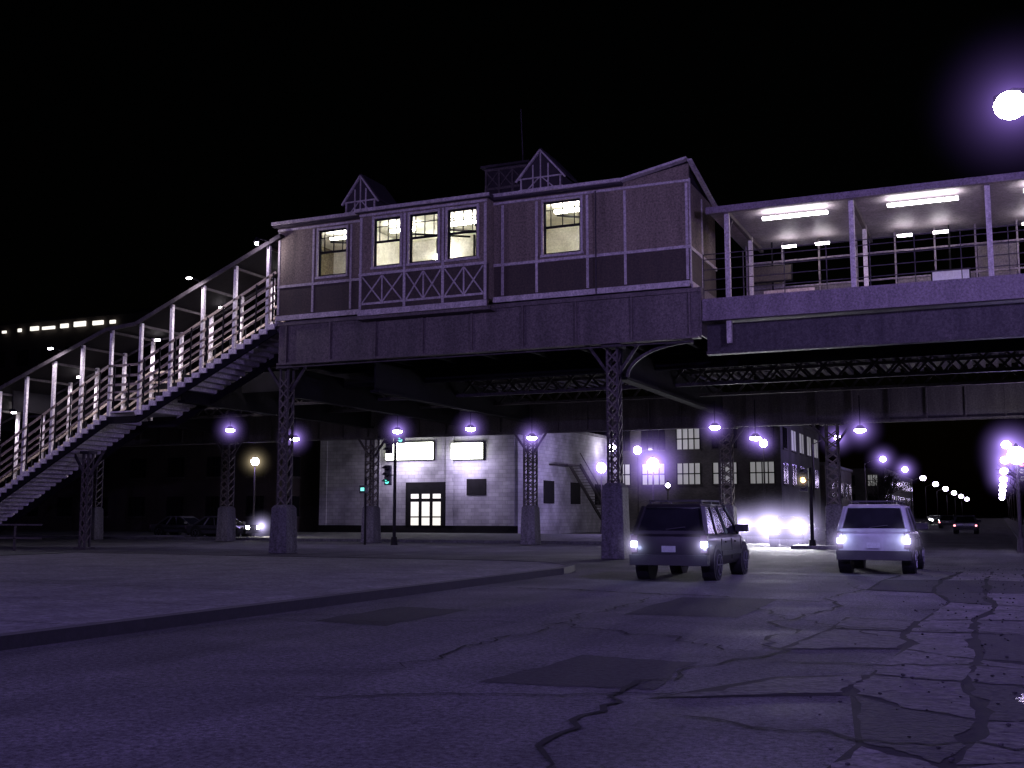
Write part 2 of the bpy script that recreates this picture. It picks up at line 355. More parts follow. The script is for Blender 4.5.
tb.box(-20.9,-20.3,YR-.3,YR-.2,11.9,12.2)
tl=g.part("exit_sign",'teal'); tl.box(-21.0,-20.5,YF+.6,YF+.65,11.0,11.12); tl.box(-19.4,-18.9,YF+.6,YF+.65,11.0,11.12)
bf=g.part("ceiling_beams",'dark')
for x in (-23.9,-20.6,-19,-17.5,-14.2): bf.beam((x,YF+.3,12.3),(x+1.2,YR-.1,12.85),0.07)
for x in (-23.4,-20.9,-19.2,-17.9,-14.0): bf.box(x,x+.06,YR-.2,YR-.1,9.4,12.9); bf.box(x-.6,x+.7,YR-.21,YR-.1,11.7,11.76); bf.box(x-.7,x-.2,YR-.2,YR-.1,10.9,11.5)
rf=g.part("roof",'roof'); rf.loft([[(X0-.1,YF-.35,13.12),(X1-2.3,YF-.35,13.12),(X1-2.3,YR+.4,13.12),(X0-.1,YR+.4,13.12)],[(X0+.6,YF+1.2,13.7),(X1-2.3,YF+1.2,13.7),(X1-2.3,YR-1.2,13.7),(X0+.6,YR-1.2,13.7)]])
tr.box(X0-.1,X1-2.34,YF-.38,YF-.3,13.07,13.19); tr.box(BX0-.15,BX1+.15,YB-.22,YB-.14,13.02,13.14)
rf.box(BX0-.15,BX1+.15,YB-.139,YF-.381,13.0,13.15); rf.box(X0-.1,X1-2.34,YF-.299,YF,13.0,13.1)
zg=13.62
st.add([(X1-2.5,YF+.005,12.99),(X1,YF+.005,12.99),(X1,YF+.005,zg-.1),(X1-2.5,YF+.005,13.1),(X1-2.5,YF+.15,12.99),(X1,YF+.15,12.99),(X1,YF+.15,zg-.1),(X1-2.5,YF+.15,13.1)],[(0,1,2,3),(7,6,5,4),(1,5,6,2),(2,6,7,3)])
tr.beam((X1-2.45,YF-.2,13.12),(X1+.02,YF-.2,zg),0.3,0.08); tr.beam((X1+.1,YF-.2,zg-.05),(X1+.12,YR+.2,12.75),0.16,0.08)
rf.add([(X1-2.3,YF-.05,13.2),(X1+.02,YF-.05,zg+.02),(X1+.02,YR+.2,12.9),(X1-2.3,YR+.2,13.1)],[(0,1,2,3)])
for (a,b,y) in((X0,BX0,YF),(BX0,BX1,YB),(BX1,X1,YF)):
    tr.box(a,b,y-.05,y,10.54,10.64); tr.box(a,b,y-.09,y,(ZB-.3 if y==YB else ZB-.1),ZB+.1 if y!=YB else ZB-.08); tr.box(a,b,y-.05,y,12.87,12.95)
for x in(X0+.07,-24.5,-22.75,-14.9,-12.95,-11.55,X1-.08): tr.box(x-.045,x+.045,YF-.035,YF,ZB+.16,12.83)
tr.box(-16.3,-16.2,YF-.035,YF,ZB+.16,12.83)
for x in(BX0+.07,-20.02,-18.4,BX1-.07): tr.box(x-.05,x+.05,YB-.035,YB,ZB-.05,12.83)
tr.box(X1,X1+.04,YF+.0,YF+.12,ZB,13.0); tr.box(X1,X1+.05,YF+.12,YR,10.5,10.62); tr.box(X1,X1+.06,YF+.12,YR,ZB-.1,ZB+.1)
tr.box(X1+.0,X1+.03,YF+1.7,YF+1.82,ZB+.15,12.7)
for (a,b) in((BX0+.14,-20.09),(-19.95,-18.47),(-18.33,BX1-.14)):
    n=2; w=(b-a)/n
    for i in range(n):
        xa=a+i*w+.02; xb=a+(i+1)*w-.02
        tr.beam((xa,YB-.02,9.5),(xb,YB-.02,10.5),.035,.045); tr.beam((xa,YB-.022,10.5),(xb,YB-.022,9.5),.035,.045)
        if i: tr.box(a+i*w-.025,a+i*w+.025,YB-.035,YB,9.42,10.52)
    tr.box(a,b,YB-.03,YB,9.42,9.5)
for (lst,y) in((W,YF),(WB,YB),(WR,YF)):
    for(a,b,c,d) in lst:
        tr.box(a-.08,a-.005,y-.07,y,c-.1,d+.1); tr.box(b+.005,b+.08,y-.07,y,c-.1,d+.1); tr.box(a-.11,b+.11,y-.1,y,c-.1,c-.01); tr.box(a-.005,b+.005,y-.07,y,d+.0,d+.08)
        mid=c+(d-c)*.52
        ft.box(a,b,y+.03,y+.09,mid-.04,mid+.04); ft.box(a,a+.06,y+.02,y+.1,c,d); ft.box(b-.06,b,y+.02,y+.1,c,d); ft.box(a,b,y+.02,y+.1,c,c+.06); ft.box(a,b,y+.021,y+.1,d-.06,d)
        for k in(.18,.5,.82): ft.box(a+(b-a)*k-.014,a+(b-a)*k+.014,y+.04,y+.07,mid,d)
        ft.box(a,b,y+.041,y+.071,d-.32,d-.29)
gd=g.part("girder_plate",'girder'); gr=g.part("girder_stiffeners",'girder')
gd.box(X0+.1,X1+.3,YF+.05,YF+.12,7.5,ZB-.13); gr.box(X0+.1,X1+.3,YF-.08,YF+.25,7.42,7.5); gr.box(X0+.1,X1+.3,YF-.06,YF+.25,ZB-.3,ZB-.2)
x=X0+.5
while x<X1+.2: gr.box(x-.03,x+.03,YF-.05,YF+.049,7.5,ZB-.3); x+=2.05
x=X0+.3
while x<X1+.2: gr.sph((x,YF+.045,7.62),.022,6); gr.sph((x,YF+.045,8.9),.022,6); x+=.3
gd.box(X1+.3,X1+.36,YF,YR,7.5,ZB-.13)
gr.box(BX0-.1,BX1+.1,YB+.02,YF-.061,ZB-.42,ZB-.31)
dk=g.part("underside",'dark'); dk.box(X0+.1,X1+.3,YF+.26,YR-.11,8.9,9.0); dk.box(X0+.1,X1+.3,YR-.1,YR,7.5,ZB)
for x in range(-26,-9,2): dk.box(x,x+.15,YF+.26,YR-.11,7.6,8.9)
cd=g.part("conduit",'steel'); cd.cyl((X0+.2,YF-.1,7.3),(X1,YF-.1,7.3),.03,.03,8); cd.cyl((-12.6,YF-.12,9.2),(-12.6,YF-.12,12.9),.025,.025,6)
g.done()
g=G("added_lantern",(-26.6,35.1,12.2)); p=g.part("bracket",'dark'); p.beam((0,0,.25),(.3,.9,.25),.05); p.cyl((0,0,.1),(0,0,.3),.12,.04,10); b=g.part("bulb",'bulb',0,True); b.sph((0,0,.03),.07,10); g.light('POINT',(0,0,-.12),75,(.8,.68,1),.08); g.done()  # lantern added at the stair top to brighten the left facade
def dormer(x,y,zb,w,h):
    g=G("roof_dormer",(x,y,zb)); p=g.part("wall",'roof'); t=g.part("timber_trim",'trim'); r=g.part("roof",'roof')
    hw=w/2; hs=h*.3
    p.loft([[(-hw,0,-.6),(hw,0,-.6),(hw,0,hs),(0,0,h),(-hw,0,hs)],[(-hw,1.8,-.6),(hw,1.8,-.6),(hw,1.8,hs),(0,1.8,h),(-hw,1.8,hs)]])
    for s in(-1,1):
        t.beam((s*(hw+.12),-.06,hs-.1),(0,-.06,h+.05),.1,.06); t.beam((s*hw*.9,-.03,-.1),(s*hw*.9,-.03,hs),.05,.06); t.beam((s*hw*.35,-.03,-.1),(s*hw*.35,-.03,h*.66),.05,.045)
        t.beam((s*.05,-.035,hs),(s*hw*.6,-.035,0),.04,.04)
        r.beam((s*(hw+.15),.9,hs-.03),(0,.9,h+.13),1.9,.06)
    t.beam((-hw,-.032,hs),(hw,-.032,hs),.05,.05); t.beam((-hw,-.032,0),(hw,-.032,0),.05,.05); t.beam((0,-.03,0),(0,-.03,h),.04,.045)
    g.done()
dormer(-23.6,38,13.95,1.5,1.45); dormer(-15.55,38,13.95,1.8,1.45)
g=G("roof_cupola",(-18.0,40.2,13.6)); p=g.part("wall",'roof'); t=g.part("timber_trim",'girder'); p.box(-.9,.9,0,1.4,0,2.2)
for z in(.6,1.3,2.1): t.box(-.95,.95,-.05,0,z-.05,z+.05)
for x in(-.9,-.3,.3,.9): t.box(x-.04,x+.04,-.04,0,.6,2.1)
for i in range(3): t.beam((-.9+i*.6,-.02,1.35),(-.3+i*.6,-.02,2.05),.03,.05); t.beam((-.9+i*.6,-.022,2.05),(-.3+i*.6,-.022,1.35),.03,.05)
rr=g.part("roof",'roof'); rr.box(-1.1,1.1,-.15,1.5,2.2,2.3); m_=g.part("antenna_mast",'steel'); m_.cyl((.6,.4,2.2),(.5,.4,4.7),.035,.02,8)
g.done()

# ------------------------------------------------------------ covered stairway
g=G("covered_stairway")
sp=[(-26.2,9.25),(-33.2,5.9),(-34.8,5.9),(-45.4,0.2)]
rp_=[(-25.9,12.62),(-33.2,9.55),(-34.8,9.42),(-45.9,5.3)]
def zi(path,x):
    for (a,b),(c,d) in zip(path[:-1],path[1:]):
        if c<=x<=a: return b+(d-b)*(x-a)/(c-a)
    return path[-1][1] if x<path[-1][0] else path[0][1]
ya,yb=36.0,38.4
sr=g.part("stringers",'dark'); tdp=g.part("treads",'stair_trim'); ri=g.part("risers",'stair_trim'); ps=g.part("roof_posts",'stair_trim'); hr=g.part("handrails",'rail_wood'); bl=g.part("balusters",'dark'); ro=g.part("roof",'dark'); fe=g.part("roof_edge",'steel')
for (a,b),(c,d) in zip(sp[:-1],sp[1:]):
    for y in(ya,yb): sr.beam((a,y,b-.38),(c,y,d-.38),.09,.3)
    if b==d: tdp.box(c,a,ya,yb,b-.06,b); continue
    n=int(round(abs(b-d)/.178)); 
    for i in range(n):
        x=a+(c-a)*i/n; x2=a+(c-a)*(i+1)/n; z=b+(d-b)*(i+1)/n
        tdp.box(x2-.02,x,ya-.08,yb,z-.05,z); ri.box(x-.03,x-.0,ya-.07,yb,z,z+.17)
        ri.box(x2,x-.002,ya-.16,ya-.081,z-.20,z+.01)
for (a,b),(c,d) in zip(rp_[:-1],rp_[1:]):
    ro.beam((a,(ya+yb)/2,b+.05),(c,(ya+yb)/2,d+.05),yb-ya+.6,.08)
    for y in(ya-.32,yb+.32): fe.beam((a,y,b),(c,y,d),.06,.16)
xs=[-26.6+-i*1.62 for i in range(12)]
for x in xs:
    for y in(ya-.06,yb+.06): ps.beam((x,y,zi(sp,x)-.2),(x,y,zi(rp_,x)),.13,.13)
    fe.beam((x,ya-.2,zi(rp_,x)-.1),(x,yb+.2,zi(rp_,x)-.1),.07,.1)
for (a,b),(c,d) in zip(sp[:-1],sp[1:]):
    for y in(ya-.1,yb):
        for h,w in((1.12,.10),(.80,.07),(.48,.07),(1.5,.10),(1.95,.10)): hr.beam((a,y,b+h),(c,y,d+h),.05,w)
x=-26.3
while x>-45: 
    for y in(ya-.14,yb): bl.beam((x,y,zi(sp,x)),(x,y,zi(sp,x)+1.95),.05)
    x-=.81
g.done()
LC=(0.88,0.78,1.0)
gl=G("stair_light"); q=gl.part("fixture",'tube')
for x in(-27.4,-30.5,-34.0,-38.5,-42.5):
    z=zi(rp_,x)-.25; q.box(x-.12,x+.12,yb-.5,yb-.42,z-.04,z+.04); gl.light('SPOT',(x,yb-.8,z-.15),330,LC,.15,(0,0,0),R(168),.4)
# added bracket lamps outside the near side, brightening the steps
for x in(-29.8,-37.2):
    z=zi(rp_,x)+.1; q.box(x-.1,x+.1,34.9,35.0,z-.03,z+.03); gl.light('SPOT',(x,34.95,z-.12),190,LC,.1,(R(25),0,0),R(165),.5)
br=gl.part("bracket",'dark')
for x in(-29.8,-37.2): br.beam((x,34.9,zi(rp_,x)+.16),(x,35.7,zi(rp_,x)+.1),.05)
gl.done()
def lattice_col(name,x,y,zt,w=.36,base=True,bh=2.4):
    g=G(name,(x,y,0)); p=g.part("angles",'steel'); l=g.part("lacing",'girder'); h=w/2
    for sx in(-h,h):
        for sy in(-h,h): p.box(sx-.04,sx+.04,sy-.04,sy+.04,0.1,zt)
    z=.3 if not base else bh
    while z<zt-.4:
        for sy in(-h-.045,h+.045):
            l.beam((-h,sy,z),(h,sy,z+.38),.02,.055); l.beam((h,sy+.01,z),(-h,sy+.01,z+.38),.02,.055)
        for sx in(-h-.045,h+.045):
            l.beam((sx,-h,z),(sx,h,z+.38),.02,.055)
        z+=.42
    p.box(-w,w,-h-.1,h+.1,zt,zt+.12); p.box(-.32,.32,-.3,.3,0,.1)
    for s in(-1,1): p.beam((s*.18,0,zt-.9),(s*.9,0,zt+.1),.08,.1)
    if base:
        c=g.part("concrete_encasement",'conc',.04); c.loft([[(-.42,-.4,0),(.42,-.4,0),(.42,.4,0),(-.42,.4,0)],[(-.36,-.36,bh*.94),(.36,-.36,bh*.94),(.36,.36,bh*.94),(-.36,.36,bh*.94)],[(-.26,-.26,bh),(.26,-.26,bh),(.26,.26,bh),(-.26,.26,bh)]])
    g.done()
lattice_col("steel_column",-12.15,36.4,7.3,bh=2.6); lattice_col("steel_column",-25.9,36.4,7.3,bh=1.9); lattice_col("steel_column",1.9,36.4,7.6)
for x in(-6.9,-11.8,-21.9,-31.3,-41,-51,-61): lattice_col("steel_column",x,52,5.6,.5,True,2.0)
lattice_col("stair_support_column",-37.0,37.2,4.2,.28,False); lattice_col("stair_support_column",-43.2,37.2,1.0,.28,False)

g=G("elevated_railway")
pl=g.part("plate_girder",'steel'); p2=g.part("inner_girder",'dark'); fl=g.part("flanges",'steel'); lt=g.part("lattice_girder",'steel'); wt=g.part("wood_ties",'wood'); rl=g.part("rails",'railsteel'); xg=g.part("cross_girders",'dark'); dk=g.part("deck_soffit",'dark')
XA,XB=-110,45
pl.box(XA,XB,52,52.06,5.75,7.2); fl.box(XA,XB,51.8,52.26,5.65,5.75); fl.box(XA,XB,51.8,52.26,7.2,7.3)
x=XA
while x<XB: fl.box(x,x+.06,51.85,51.999,5.75,7.2); x+=1.6
def lattice(y,z0,z1):
    lt.box(XA,XB,y-.1,y+.1,z0-.06,z0+.06); lt.box(XA,XB,y-.1,y+.1,z1-.06,z1+.06); x=XA
    while x<XB: lt.beam((x,y,z0),(x+.9,y,z1),.05,.09); lt.beam((x,y+.06,z1),(x+.9,y+.06,z0),.05,.09); x+=.95
lattice(43.5,6.75,7.75); lattice(47.5,6.75,7.75)
x=XA
while x<XB: wt.box(x,x+.22,41.9,51.5,7.82,8.0); x+=.5
dk.box(XA,XB,42,51.4,8.3,8.32)
for y in(44,45.45,48,49.45): rl.box(XA,XB,y-.035,y+.035,8.0,8.15)
for x in(-51,-41,-31.3,-25.9,-21.9,-11.9,1.9): xg.box(x-.03,x+.03,36.5,51.8,6.3,7.4); xg.box(x-.2,x+.2,36.5,51.8,6.2,6.3)
pl.box(X1+.4,XB,36.6,36.66,7.0,7.95); p2.box(XA,XB,40.5,40.56,7.0,7.9)
fl.box(X1+.4,XB,36.45,36.8,6.9,7.0)
g.done()

PX0,PX1=-8.85,26
g=G("railway_platform")
sl=g.part("platform_slab",'fascia'); po=g.part("canopy_posts",'trim'); cn=g.part("canopy",'soffit'); cf=g.part("canopy_fascia",'fascia'); rn=g.part("railing",'steel'); ws=g.part("windscreen_panels",'girder'); wf=g.part("windscreen_frames",'fascia'); tb=g.part("canopy_lights",'tube'); br=g.part("canopy_brackets",'girder')
sl.box(PX0,PX1,36.041,42,8.55,8.7); sl.box(PX0,PX1,35.94,36.04,8.06,8.72); sl.box(PX0,PX1,35.86,36.1,7.96,8.058)
cn.box(PX0+.2,PX1,36.05,42.3,11.75,11.8); cf.box(PX0+.2,PX1,35.85,36.04,11.62,11.84)
x=-8.0; k=0
while x<PX1:
    po.box(x-.08,x+.08,36.1,36.26,8.7 if k else 7.2,11.6); po.box(x-.07,x+.07,40.0,40.14,8.7,11.75); br.box(x-.06,x+.06,36.06,42.2,11.6,11.749)
    br.beam((x,36.3,11.0),(x,37.0,11.6),.05,.08)
    x+=4.05; k+=1
for x in(-2.9+4.05*i for i in range(-1,6)):
    tb.box(x,x+2.15,36.9,37.05,11.5,11.58); tb.box(x,x+.5,40.6,40.7,11.35,11.42); tb.box(x+1.2,x+1.7,40.6,40.7,11.35,11.42)
for z in(10.1,9.75,9.4,9.05,10.28): rn.box(PX0,PX1,36.13,36.17,z-.013,z+.013)
x=PX0
while x<PX1: rn.box(x,x+.03,36.13,36.17,8.7,10.28); x+=1.35
x=PX0+.4; i=0
while x<PX1:
    if i%4!=3:
        ws.box(x+.05,x+1.3,41.5,41.54,8.95,10.0)
        if i%3==0: ws.box(x+.05,x+1.3,41.5,41.54,10.08,11.0)
    for z in(8.9,10.04,11.05): wf.box(x,x+1.35,41.48,41.56,z-.03,z+.03)
    wf.box(x-.03,x+.03,41.47,41.57,8.7,11.75); x+=1.35; i+=1
g.done()
gl=G("platform_light"); 
for x in(-5.9,-1.85,2.2,6.3): gl.light('AREA',(x,37.5,11.4),60,(.62,.4,1),.5)
gl.done()
# opposite platform across the tracks
g=G("railway_platform"); a=g.part("platform_slab",'fascia'); a.box(-30,26,51.6,55.5,8.5,8.7); c=g.part("canopy",'girder'); c.box(-12,26,51.8,55.6,11.7,11.85); q=g.part("canopy_posts",'trim'); t=g.part("canopy_lights",'tube'); rn=g.part("railing",'steel')
for i in range(9): q.box(-11+i*4.2,-10.86+i*4.2,53.5,53.64,8.7,11.7); t.box(-10+i*4.2,-8.6+i*4.2,52.6,52.7,11.5,11.58)
for z in(9.2,9.8): rn.box(-30,26,55.4,55.44,z,z+.05)
g.done()
gb=G("platform_bench",(-6.6,39.3,8.7)); a=gb.part("seat",'rail_wood'); a.box(-.9,.9,0,.45,.42,.46); a.box(-.9,.9,.44,.48,.5,.9); a=gb.part("legs",'dark')
for x in(-.8,.8): a.box(x-.03,x+.03,.05,.4,0,.42)
gb.done()
gs=G("station_sign",(-7.4,40.9,10.2)); a=gs.part("board",'panel'); a.box(-.7,.7,0,.06,0,.55); a=gs.part("frame",'dark'); a.box(-.75,.75,.061,.1,-.05,.6); a.box(-.03,.03,.11,.15,-1.5,1.5); gs.done()
gs=G("station_sign",(-1.2,40.9,9.6)); a=gs.part("board",'plate'); a.box(-.6,.6,0,.06,0,.45); a=gs.part("frame",'dark'); a.box(-.65,.65,.061,.1,-.05,.5); a.box(-.03,.03,.11,.15,-.9,2.1); gs.done()
g=G("arched_brace"); p=g.part("arc",'steel'); pr=None
for i in range(13):
    t=math.pi/2*i/12; q=(X1-2.34*math.cos(t),36.25,6.25+1.1*math.sin(t))
    if pr: p.beam(pr,q,.1,.1)
    pr=q
g.done()

# ------------------------------------------------------------ street lamps
VC=(0.40,0.285,1.0)
def street_lamp(x,y,h,side,arm=2.4,power=0,haze=None,bulb='bulb',r=.16,vc=VC):
    g=G("street_lamp",(x,y,0)); s=g.part("pole",'steel'); hd=g.part("head",'dark',.02); b=g.part("glass_bowl",bulb,0,True)
    px=-side*arm
    s.cyl((px,0,0),(px,0,h-.6),.11,.07,10); s.cyl((px,0,0),(px,0,.5),.2,.16,10)
    pv=(px,0,h-.6)
    for i in range(1,7):
        t=i/6; q=(px+side*arm*t,0,h-.6+.75*math.sin(t*math.pi/2)); s.cyl(pv,q,.045,.04,8); pv=q
    hd.loft([[(-.42*side,-.1,h+.12),(-.42*side,.1,h+.12),(-.42*side,.1,h+.24),(-.42*side,-.1,h+.24)],[(.0,-.2,h+.06),(.0,.2,h+.06),(.0,.14,h+.3),(0,-.14,h+.3)],[(.36*side,-.13,h+.07),(.36*side,.13,h+.07),(.36*side,.08,h+.2),(.36*side,-.08,h+.2)]])
    b.sph((0.05*side,0,h+.0),r,16,(1.1,1.1,.95))
    if power: g.light('POINT',(0.05*side,0,h-.35),power,vc,.12)
    if haze: g.haze((0,0,h),*haze)
    g.done()
street_lamp(0.62,23,9.5,-1,2.2,4000,(2.0,'haze',.6),r=.29)
street_lamp(0.2,-3.5,9.5,-1,2.4,5000)  # added lamp behind the camera, out of view, lights the foreground
street_lamp(-11.2,-6,9.5,1,2.4,7200)  # second unseen lamp added behind the camera, for foreground and facade
street_lamp(-34,17,9.0,-1,2.0,2300,vc=(.52,.40,1))  # unseen lamp added beyond the left frame edge to brighten the stairs
ys=[103.5,146,181,225,270,320,380,450,530]
for i,y in enumerate(ys): street_lamp(-13.3,y,8.5,1,2.2,500 if i<2 else 0,(2.2+.4*i,'halo_s',2.0) if i<3 else None,'bulb_far',.28+.07*i)
for i,y in enumerate([121,155,195,240,290,350,420,500]): street_lamp(0.9,y,8.5,-1,2.2,500 if i<2 else 0,(3.2+.5*i,'halo_s',2.0) if i<4 else None,'bulb_far',.42+.08*i)
def acorn(x,y,z,r=.25,power=0,halo_args=None,name="pedestrian_street_lamp"):
    g=G(name,(x,y,0)); s=g.part("pole",'steel'); s.cyl((0,0,0),(0,0,z-.2),.08,.05,10); s.cyl((0,0,0),(0,0,.6),.18,.12,10); s.cyl((0,0,z-.3),(0,0,z-.15),.12,.16,10)
    b=g.part("globe",'bulb',0,True); b.sph((0,0,z),r,12,(1,1,1.1)); c=g.part("cap",'dark'); c.cyl((0,0,z+r),(0,0,z+r+.15),.12,.02,8)
    if power: g.light('POINT',(0,-r-.2,z),power,VC,.15)
    if halo_args: g.haze((0,0,z),*halo_args)
    g.done()
acorn(-21.5,72.5,4.9,.42,1100,(3.2,'halo_s',3.2)); acorn(-27.8,80.0,5.1,.36,500,(2.2,'halo_s',2.2)); acorn(-31.3,93,7.4,.34,0,(1.8,'halo_s',1.5)); acorn(-30.2,97,7.4,.34,0,(1.8,'halo_s',1.5))
acorn(-46.3,61.6,5.1,.26,250,(1.4,'halo_y',1.0)); acorn(0.7,49,3.9,.34,300,(1.8,'halo_s',2.2)); acorn(-16.2,84,6.9,.28,0,(1.6,'halo_s',1.5)); acorn(-17.5,62,3.2,.12)
for i,(x,y,z) in enumerate(((-36.2,46,5.87),(-32.2,46,5.3),(-26.3,46,5.5),(-22.4,46,5.5),(-19.3,46,5.0),(-10.9,46,5.2),(-9.2,46,4.7),(-5.0,46,4.9))):
    g=G("pendant_lamp",(x,y,z)); a=g.part("stem",'dark'); a.cyl((0,0,.1),(0,0,6.3-z),.025,.025,6); a.cyl((0,0,.02),(0,0,.18),.24,.1,14); b=g.part("bulb",'bulb',0,True); b.sph((0,0,-.02),.18,10,(1.3,1.3,.6))
    g.light('SPOT',(0,0,-.2),210,VC,.1,(0,0,0),R(155),.6)
    g.haze((0,0,0),1.1,'halo_s',1.8)
    g.done()

# ------------------------------------------------------------ traffic lights
def sig_head(g,x,y,z,lit,face=-1):
    b=g.part("signal_head",'blackp',.02); b.box(x-.17,x+.17,y-.1,y+.1,z,z+1.0)
    mats={'r':'redl','a':'amber','g':'teal'}
    for i,c in enumerate('gar'):
        zz=z+.17+i*.33; m=mats[c] if c==lit else 'glass'
        l=g.part("lens_"+c,m); l.cyl((x,y+face*.1,zz),(x,y+face*.125,zz),.11,.11,14)
        v=g.part("visor_"+c,'blackp')
        for k in range(8):
            t0=math.pi*k/8; t1=math.pi*(k+1)/8; v.beam((x+.13*math.cos(t0),y+face*.22,zz+.13*math.sin(t0)),(x+.13*math.cos(t1),y+face*.22,zz+.13*math.sin(t1)),.24,.015)
def traffic(x,y,heads,h=4.2):
    g=G("traffic_light",(x,y,0)); p=g.part("pole",'dark'); p.cyl((0,0,0),(0,0,h),.09,.07,10); p.cyl((0,0,0),(0,0,.4),.18,.14,10)
    for(dx,z,c,*a) in heads:
        p.cyl((0,0,z+.5),(dx,0,z+.5),.03,.03,6); sig_head(g,dx,0,z,c)
    g.done(); return g
g=traffic(-7.7,50.5,[(-.3,2.55,'a')],3.6); g.haze((-.3,-.3,3.05),.5,'halo_y',1.0)
traffic(-27.9,48.6,[(-.4,3.0,'g'),(.35,5.1,'g'),(-.35,4.6,'x')],6.2); traffic(1.3,56,[(-.3,3.0,'r')])
g=G("crosswalk_signal",(-29.6,48.6,0)); p=g.part("pole",'dark'); p.cyl((0,0,0),(0,0,3.4),.06,.05,8); b=g.part("box",'blackp',.02); b.box(-.3,.1,-.15,.05,2.6,3.0); b=g.part("hand",'teal'); b.box(-.2,0,-.17,-.151,2.72,2.88); g.done()

# ------------------------------------------------------------ buildings
def building(name,x0,x1,y0,y1,h,mat,rows,cols,wz,ww,wh,lit=.4,faces=('f','r'),litmat='win',dimmat='glass'):
    g=G(name); w=g.part("walls",mat); w.box(x0,x1,y0,y1,0,h); t=g.part("cornice",'steel'); t.box(x0-.15,x1+.15,y0-.15,y1+.15,h,h+.35); s=g.part("sills",'steel'); fr=g.part("window_frames",'dark')
    gl=g.part("windows_dark",dimmat); gw=g.part("windows_lit",litmat)
    for r in range(rows):
        z=wz+r*3.2
        if 'f' in faces:
            for c in range(cols):
                xc=x0+(x1-x0)*(c+.5)/cols; tgt=gw if random.random()<lit else gl
                tgt.box(xc-ww/2,xc+ww/2,y0-.02,y0-.0,z,z+wh); s.box(xc-ww/2-.1,xc+ww/2+.1,y0-.14,y0,z-.15,z-.01)
                for k in range(5): xx=xc-ww/2+ww*k/4; fr.box(xx-.05,xx+.05,y0-.06,y0-.021,z,z+wh)
                fr.box(xc-ww/2,xc+ww/2,y0-.065,y0-.022,z+wh*.5-.05,z+wh*.5+.05)
        if 'r' in faces or 'l' in faces:
            n=max(2,int((y1-y0)/4))
            for c in range(n):
                yc=y0+(y1-y0)*(c+.5)/n; tgt=gw if random.random()<lit*.3 else gl
                xx,sg=(x1,1) if 'r' in faces else (x0,-1)
                a,b=sorted((xx,xx+sg*.03)); tgt.box(a,b,yc-ww/2,yc+ww/2,z,z+wh); fr.box(min(xx,xx+sg*.06),max(xx,xx+sg*.06),yc-.03,yc+.03,z,z+wh)
                a,b=sorted((xx,xx+sg*.12)); s.box(a,b,yc-ww/2-.1,yc+ww/2+.1,z-.15,z-.01)
    g.done(); return g
building("brick_building",-41,-17.6,99,122,10.2,'gbrick',2,7,4.3,2.2,1.9,.75,litmat='win_d')
building("brick_building",-36,-17.6,126,150,7,'rbrick',1,5,3.6,1.6,1.8,.2,litmat='win_d')
building("brick_building",-40,-17.6,195,260,9,'gbrick',2,6,3.2,1.6,1.8,.15,litmat='win_d')
building("brick_building",5.2,30,60,110,12,'rbrick',3,6,4.2,1.6,1.8,.2,('f','l'),litmat='win_d')
building("brick_building",5.2,30,115,200,12,'gbrick',3,6,4.2,1.6,1.8,.12,('f','l'),litmat='win_d')
building("brick_building",-100,-52,72,95,8.2,'rbrick',2,12,1.4,1.6,1.6,.0)
g=G("warehouse_building"); w=g.part("walls",'rbrick'); w.box(-122,-82,100,125,0,25.4); wl=g.part("roof_floodlights",'flood')
for (a,b,h) in((-114.4,-113.8,.3),(-111.7,-111.2,.4),(-109.6,-108.3,.5),(-107.6,-105.6,.35),(-104.6,-103.4,.5),(-102.4,-100.6,.6),(-99.4,-97.8,.5),(-96.7,-95.9,.4)): wl.box(a,b,99.6,99.8,24.3,24.3+h)
t=g.part("cornice",'dark'); t.box(-122.2,-81.8,99.85,125.1,25.4,25.8)
wn=g.part("windows_dark",'glass')
for z in(12,16,20):
    for x in range(-120,-84,4): wn.box(x,x+2,99.96,99.999,z,z+2)
g.done()
g=G("white_block_building"); w=g.part("walls",'wbrick'); w.box(-50,-32.6,75,110,0,8.4); c=g.part("parapet_cap",'conc'); c.box(-50.1,-32.5,74.9,110.1,8.4,8.65)
f=g.part("door_frames",'dark'); f.box(-42.0,-38.6,74.85,74.999,0.7,4.0); f.box(-36.8,-35.2,74.93,74.999,3.0,4.2)
wn=g.part("door_glass",'win')
for i in range(3): wn.box(-41.5+i*.95,-40.85+i*.95,74.8,74.849,.72,1.3); wn.box(-41.5+i*.95,-40.85+i*.95,74.8,74.849,1.4,2.5); wn.box(-41.5+i*.95,-40.85+i*.95,74.8,74.849,2.75,3.1)
s=g.part("lit_sign_box",'sign'); s.box(-43.6,-39.6,74.5,74.8,5.75,7.05); s.box(-37.9,-35.4,74.5,74.8,5.7,6.9)
e=g.part("sign_casing",'dark'); e.box(-43.7,-39.5,74.801,74.95,5.65,7.15); e.box(-38.0,-35.3,74.801,74.95,5.6,7.0)
b=g.part("pilasters",'wbrick')
for x in(-49.5,-44.6,-38.2,-33.1): b.box(x-.3,x+.3,74.8,74.899,0.7,8.4)
for y in range(80,110,6): f.box(-32.6,-32.54,y,y+2.2,2.4,4.2)
f.box(-50,-32.6,74.9,74.999,.15,.7)
ex=g.part("side_stair",'steel')
ex.beam((-31.9,84,5.5),(-31.9,92,1.0),.1,.3); ex.beam((-31,84,5.5),(-31,92,1.0),.1,.3); ex.beam((-31,84,6.5),(-31,92,2),.05,.06); ex.box(-32.5,-30.9,81,84,5.4,5.5)
for i in range(20): ex.box(-31.9,-31,84+i*.4,84.35+i*.4,5.5-i*.225,5.54-i*.225)
g.light('AREA',(-41.6,73.2,5.9),220,(.75,.65,1),2.0,(R(60),0,0)); g.light('AREA',(-36.6,73.2,5.8),230,(.7,.6,1),1.6,(R(60),0,0)); g.done()
